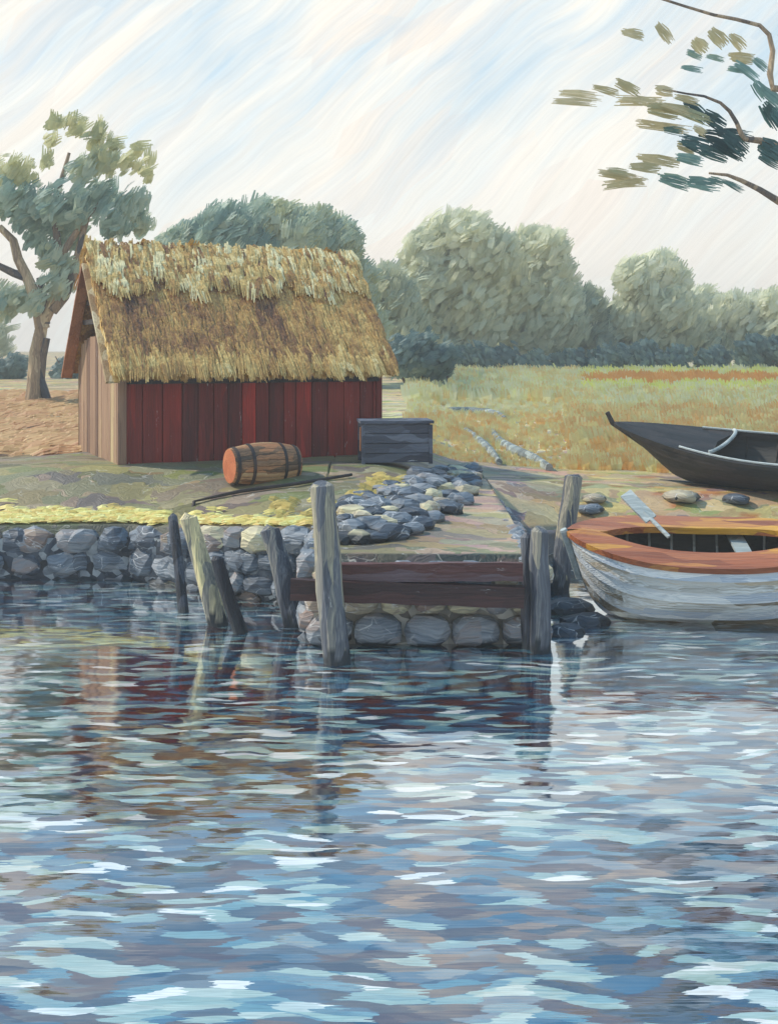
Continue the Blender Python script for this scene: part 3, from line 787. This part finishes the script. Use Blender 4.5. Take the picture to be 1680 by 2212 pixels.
ftree(1410, 60, [(1380,590,42,.6),(1420,575,42,.7),(1455,600,36,.65),(1400,640,55,.55),(1450,660,50,.5),(1360,680,50,.4),(1420,710,55,.3),(1480,710,40,.3),(1380,740,45,.2)], 'pale tree with a rounded top above the black boat', 3000)
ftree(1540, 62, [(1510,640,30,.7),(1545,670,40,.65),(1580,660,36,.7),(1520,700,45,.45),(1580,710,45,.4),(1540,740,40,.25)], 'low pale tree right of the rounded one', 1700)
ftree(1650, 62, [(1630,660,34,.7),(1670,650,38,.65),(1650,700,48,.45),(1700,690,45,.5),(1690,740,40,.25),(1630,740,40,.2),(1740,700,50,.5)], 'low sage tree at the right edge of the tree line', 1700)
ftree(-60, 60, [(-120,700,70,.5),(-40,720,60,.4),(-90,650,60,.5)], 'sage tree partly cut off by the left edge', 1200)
# dark hedge bushes along the foot of the trees
HB = [(890,740,40,'dark teal bush right of the boathouse eave'),(940,770,38,'dark teal bush second from the boathouse'),(1010,755,36,'teal bush before the largest pale tree'),(1075,765,36,'teal bush before the notched tree'),(1150,770,34,'flat teal bush under the notched tree'),(1225,765,36,'dark bush in the dip of the tree line'),(1310,765,36,'teal bush left of the rounded pale tree'),(1380,758,40,'dark bush in front of the rounded pale tree'),(1455,752,40,'dark bush above the tip of the black boat'),(1540,752,34,'dark bush below the low pale tree'),(1620,745,34,'dark bush second from the right edge'),(1690,740,36,'dark bush cut off by the right edge'),
      (20,790,40,'teal bush left of the big tree trunk'),(150,780,36,'teal bush between the tree trunk and the boathouse')]
for i, (x, y, r, lb) in enumerate(HB):
    y += random.uniform(-4, 20); r *= random.uniform(.62, 1.02)
    d = 54 if 0 < x < 1700 else 56
    if x < 200: d = 50
    if i < 2: d = 40
    b = at(x, 800, d); b.z = gz(b.x, b.y)-.1
    root = empty('hedge_bush', b, 0, lb, 'bush', 'dark bushes along the far field edge')
    st = MB()
    for a in (-.5, 0, .5): st.tube([(0,0,0), (a*.6, 0, .5), (a*1.2, .1, 1.0)], [.06,.045,.02], 6, .2)
    st.build('stem', bark, root)
    cr = MB(); crown(cr, [(x-r*.6, y+8, r*.7, .2), (x+r*.5, y-2, r*.8, .25), (x, y+12, r*.8, .15), (x+r*.2, y+30, r*.8, .45), (x-r*.6, y+32, r*.7, .4)], d, b, 520, .55, .26, 1.0, Vector((.7,0,-.7)) if x > 1000 else Vector((.7,0,.6)), .2)
    cr.build('foliage', leaf_teal, root)

# overhanging tree at the right: trunk beyond the frame, boughs reaching in
RD = 22.5
rb0 = at(2010, 1050, RD+1.5); rb0.z = gz(rb0.x, rb0.y)-.1
root = empty('overhanging_tree', rb0, 0, 'tree at the right edge whose thin boughs hang into the sky', 'tree')
tr = MB()
def bough(pts, r0, r1, tint=.55):
    P = [(at(p[0], p[1], RD+(p[2] if len(p) > 2 else 0))-rb0) for p in pts]
    tr.tube(P, [r0+(r1-r0)*(i/(len(P)-1))**.7 for i in range(len(P))], 8, tint, .08)
tr.tube([(0,0,0), (-.1,0,2), (.1,-.2,4.2), (0,-.4,6.5), (.2,-.5,9), (.1,-.4,11)], [.34,.28,.24,.2,.14,.05], 12, .4, .06)
bough([(2010,560,1),(1860,500),(1760,470),(1680,435),(1640,410),(1600,390),(1570,378),(1530,374)], .13, .02, .5)
bough([(2005,420,1),(1850,350),(1740,330),(1680,318),(1640,304),(1608,300),(1600,290),(1590,265),(1575,240),(1555,222),(1520,208),(1480,202),(1430,192)], .10, .015, .35)
bough([(2000,250,1),(1850,230),(1740,200),(1668,190),(1662,160),(1668,110),(1660,75),(1640,55),(1590,42),(1540,32),(1480,14),(1420,-5),(1360,-20)], .09, .018, .55)
bough([(2000,60,1),(1850,-30),(1720,-40),(1660,-20),(1600,-60)], .1, .03, .5)
tr.build('trunk', bark, root)
cr = MB()
dabs = [(1250,205,90,18,-8,.9),(1240,222,95,18,-3,.95),(1310,193,60,20,-20,.85),(1355,190,62,26,-32,.8),(1435,196,42,26,-5,.95),(1385,220,110,24,-4,.9),(1480,215,55,18,-15,.85),(1440,232,90,20,-6,.8),
 (1430,242,75,30,-14,.70),(1490,248,95,28,-18,.70),(1460,235,70,20,-20,.9),(1500,240,60,34,-35,.03),(1540,262,60,34,-30,.05),(1430,272,120,22,-12,.9),(1450,282,40,16,-10,.3),(1512,282,30,18,-30,.9),
 (1530,296,50,30,-10,.0),(1580,290,90,24,-8,.05),(1570,318,80,40,-25,.05),(1500,312,70,34,-15,.12),(1540,330,70,34,-15,.2),(1590,310,70,36,-40,.08),(1480,318,44,26,-10,.85),(1420,345,90,26,-10,.85),(1390,362,70,24,-4,.85),(1490,342,60,26,-10,.4),(1340,382,95,22,-8,.85),(1350,396,100,22,6,.9),(1330,372,50,18,-8,.8),
 (1455,388,70,32,-14,.35),(1515,396,75,32,-12,.35),(1545,392,40,16,-20,.3),(1580,400,50,12,-30,.3),
 (1365,75,52,26,-14,.85),(1432,72,50,26,-50,.85),(1550,82,50,34,-45,.85),(1590,90,44,30,-40,.88),(1510,98,40,36,-40,.85),(1500,118,36,18,-25,.45),(1545,125,40,16,-15,.5),(1600,122,58,30,-10,.85),(1490,150,48,16,-8,.4),(1590,150,38,16,-15,.4),(1610,155,62,24,-35,.35),(1640,140,40,20,-40,.4),
 (1640,192,44,28,-55,.35),(1670,212,60,26,-45,.4),(1665,250,60,40,-55,.1),(1690,265,70,36,-45,.15),(1660,320,50,44,-35,.12),(1690,340,60,40,-35,.15),(1660,345,50,30,-30,.2),
 (1740,200,80,40,-30,.5),(1780,300,90,50,-30,.2),(1820,240,90,50,-30,.3),(1760,380,80,40,-20,.3),(1840,400,90,50,-20,.3),(1720,90,80,40,-30,.7),(1800,60,90,50,-30,.6),(1850,150,90,50,-30,.4),(1900,300,90,60,-30,.3),(1900,60,90,60,-30,.5)]
for (x, y, L, W, ang, tint) in dabs:
    u = RD+random.uniform(-.35, .35)
    for rep in range(2):
        p = at(x+random.uniform(-3,3), y+random.uniform(-3,3), u+rep*.12)-rb0
        a = R(ang+random.uniform(-6,6))
        cr.stroke(p, Vector((math.cos(a), random.uniform(-.2,.2), math.sin(a))), Vector((0,-1,.35)), L*u/F, W*u/F*(.9 if rep else .75), tint+random.uniform(-.05,.05), 7, .05)
over = leafmat('foliage_pine', [lin(34,62,64), lin(56,86,84), lin(100,128,124), lin(140,146,120), lin(150,140,104), lin(172,162,134)], .5)
# ramp places: dark teal .. grey teal .. beige, ochre kept for two dabs
cr.build('crown', over, root)

# reeds, grass and flowers (uncountable)
reed_m = leafmat('reed_blades', [lin(206,134,66), lin(196,152,104), lin(206,172,122), lin(216,196,154), lin(222,186,92), lin(196,178,138)], .45)
rd = MB(); random.seed(5)
for _ in range(9500):
    y_ = random.uniform(0, 1)**1.3
    d = 24.5+y_*30; xv = random.uniform(800, 1760)
    p = at(xv, 800, d)
    if d < 28 and xv < 900: continue
    if p.x*1 < .3+(.02*(d-24)): continue
    z = gz(p.x, p.y)
    yy = HY+(H-z)*F/d
    dx = xv
    # keep clear of the black boat
    bx, by = bp_.x, bp_.y
    lx = (p.x-bx)*math.cos(R(34))-(p.y-by)*math.sin(R(34)); ly = (p.x-bx)*math.sin(R(34))+(p.y-by)*math.cos(R(34))
    if abs(lx) < 3.7 and abs(ly) < 1.3: continue
    h = random.uniform(.25, .6)*(1.0 if d > 28 else .6)
    if yy > 872 and xv < 1230: h *= .4
    tint = random.choice([.35,.45,.55,.6,.65,.3])
    if 812 < yy-12 < 832 and xv > 1270+random.uniform(-30,30): tint = .02
    elif xv > 1250 and yy < 860: tint = random.choice([.8,.8,.75,.55,.6])
    if yy > 900: tint = random.choice([.14,.2,.3,.4,.3,.45])
    rd.stroke(Vector((p.x, p.y, z+h*.4)), Vector((random.uniform(-.45,.15), 0, 1)), Vector((random.uniform(-.3,.3), -1, .2)), h, h*random.uniform(.4,.8), tint, 4)
r_ = rd.build('reeds', reed_m); tag(r_, 'pale reeds and rough grass covering the field behind the boats', 'reeds', kind='stuff')
gr = MB()
for _ in range(2600):
    xx = random.uniform(-14, -3.4); yy = random.uniform(22.5, 40)
    z = gz(xx, yy); h = random.uniform(.1, .25)
    gr.stroke(Vector((xx, yy, z+h*.3)), Vector((1,0,random.uniform(0,.5))), Vector((0,-.6,1)), h*3, h, random.choice([.05,.2,.3,.4]), 4)
lg = leafmat('dry_grass_blades', [lin(176,128,88), lin(190,154,106), lin(198,168,116), lin(180,172,140)], .3, 1.2)
tag(gr.build('dry_grass', lg), 'short orange tan grass left of the boathouse', 'grass', kind='stuff')
yg = MB()
for _ in range(1100):
    xv = random.uniform(-40, 680); 
    if xv < 380 or random.random() < .45:
        xx = (xv-CX)*18.1/F if xv < 400 else (xv-CX)*17/F
    else: continue
    off = abs(random.gauss(0, .14)); cl = mnoise.noise(Vector((xx*1.4, 3, 1)))
    if cl < -.3: continue
    ys = shore(xx)+.1+off*(1.5 if cl > .2 else 1); z = gz(xx, ys)
    yg.stroke(Vector((xx, ys, z+.05)), Vector((1, random.uniform(-.3,.3), random.uniform(-.2,.25))), Vector((0,-.8,1)), random.uniform(.12,.34), random.uniform(.04,.1), random.choice([.3,.5,.7,.9]), 4)
ym = leafmat('yellow_flowers', [lin(168,150,84), lin(208,182,106), lin(226,202,120), lin(240,222,150)], .2, 1.3)
for _ in range(130):
    c0 = random.choice([(830,1050),(800,1090),(700,1110),(780,1075),(860,1060),(610,1105)])
    p = gp(c0[0]+random.gauss(0,16), c0[1]+random.gauss(0,10), 1.2)
    yg.stroke(p+Vector((0,0,.06)), Vector((1, 0, random.uniform(-.5,.5))), Vector((0,-1,.8)), .2, .09, random.choice([.1,.3,.5]), 4)
tag(yg.build('yellow_flowers', ym), 'pale yellow blossoms along the edge of the bank wall', 'flowers', kind='stuff')

# ------------------------------------------------------------------ sky, sun, camera
SUN_AZ = R(-80); SUN_EL = R(46)      # azimuth from +Y, negative = left
wd = bpy.data.worlds.new('World'); sc.world = wd; wd.use_nodes = True
t = NT(wd.node_tree)
gen = t.n('ShaderNodeTexCoord').outputs['Generated']
sp = t.n('ShaderNodeSeparateXYZ', {0: gen}).outputs
az = t.math('ARCTAN2', sp[0], sp[1]); el = t.math('ARCSINE', sp[2])
v = t.n('ShaderNodeCombineXYZ', {0: az, 1: el, 2: 0.0}).outputs[0]
wn = t.noise(v, 5.0, 2)
off = t.n('ShaderNodeVectorMath', {0: wn.outputs[1], 1: (-.5,-.5,-.5)}, operation='ADD').outputs[0]
off = t.n('ShaderNodeVectorMath', {0: off, 'Scale': .06}, operation='SCALE').outputs[0]
v = t.n('ShaderNodeVectorMath', {0: v, 1: off}, operation='ADD').outputs[0]
rot = t.mapping(v, (1,1,1), (0,0,R(-42)))
A = t.noise(t.mapping(rot, (3.2, 15, 1), loc=(1.7,0,0)), 1.0, 3, .55).outputs[0]
Bn = t.noise(t.mapping(rot, (9, 60, 1)), 1.0, 3, .6).outputs[0]
Cn = t.noise(t.mapping(rot, (14, 320, 1)), 1.0, 2, .6).outputs[0]
vo = t.n('ShaderNodeTexVoronoi', {'Vector': t.mapping(rot, (11, 52, 1)), 'Scale': 1.0}, voronoi_dimensions='2D')
vc = t.n('ShaderNodeSeparateColor', {0: vo.outputs['Color']}).outputs
sky = t.n('ShaderNodeTexSky', sky_type='NISHITA', sun_disc=False, sun_elevation=SUN_EL, sun_rotation=SUN_AZ)
skc = t.n('ShaderNodeVectorMath', {0: sky.outputs[0], 'Scale': .09}, operation='SCALE').outputs[0]
blue = t.mix(.75, skc, lin(150,198,226))
f = t.math('MULTIPLY_ADD', t.math('SUBTRACT', Bn, .5), .5, A)
f = t.math('MULTIPLY_ADD', t.math('SUBTRACT', vc[0], .5), .07, f)
f = t.math('MULTIPLY_ADD', el, .75, t.math('SUBTRACT', f, .08))
m1 = t.math('MULTIPLY', t.math('SUBTRACT', f, .44), 3.0, clamp=True)
m1 = t.math('MULTIPLY', m1, t.math('MINIMUM', t.math('MULTIPLY_ADD', el, 3.6, -.10, clamp=True), .72))
cream = t.mix(t.math('MULTIPLY', t.math('SUBTRACT', vc[1], .3), 1.2, clamp=True), lin(234,231,222), lin(232,223,212))
col = t.mix(t.math('MULTIPLY', m1, .85), cream, blue)
hi = t.math('MULTIPLY', t.math('SUBTRACT', el, .30), 3.2, clamp=True)
col = t.mix(hi, col, lin(104,158,200))
br = t.math('MULTIPLY_ADD', Cn, .24, .88)
br = t.math('MULTIPLY_ADD', t.math('SUBTRACT', Bn, .5), .14, br)
col = t.n('ShaderNodeVectorMath', {0: col, 'Scale': br}, operation='SCALE').outputs[0]
bg = t.n('ShaderNodeBackground', {0: col, 1: 1.0})
t.n('ShaderNodeOutputWorld', {0: bg.outputs[0]})
sl_ = bpy.data.lights.new('sun', 'SUN'); sl_.energy = 3.0; sl_.angle = R(1.5); sl_.color = (1, .93, .80)
so = bpy.data.objects.new('sun', sl_); C.objects.link(so)
sd = Vector((math.sin(SUN_AZ)*math.cos(SUN_EL), math.cos(SUN_AZ)*math.cos(SUN_EL), math.sin(SUN_EL)))
so.rotation_euler = (-sd).to_track_quat('-Z', 'Y').to_euler(); so.location = (-20, 10, 30)
cam = bpy.data.cameras.new('camera'); co = bpy.data.objects.new('camera', cam); C.objects.link(co)
co.location = (0, 0, H); co.rotation_euler = (R(90), 0, 0)
cam.sensor_fit = 'VERTICAL'; cam.sensor_height = 36; cam.lens = 36*F/2212.0
cam.shift_y = -(2212/2-HY)/2212.0
cam.clip_end = 4000; sc.camera = co
sc.view_settings.view_transform = 'Standard'; sc.view_settings.look = 'None'; sc.view_settings.exposure = 0.42; sc.view_settings.gamma = 1
sc.render.resolution_x = 777; sc.render.resolution_y = 1024
# the damp air over the shore
hm, t = newmat('haze')
pv = t.n('ShaderNodeVolumePrincipled', {'Color': (.93,.94,.92,1), 'Density': .0033, 'Anisotropy': .2})
om = t.n('ShaderNodeOutputMaterial'); t.t.links.new(pv.outputs[0], om.inputs['Volume'])
hb = MB(); hb.box((0, 95, 5.0), (620, 340, 14.6)); ho = hb.build('haze', hm, tint=False); tag(ho, 'pale damp haze over the shore', kind='stuff')
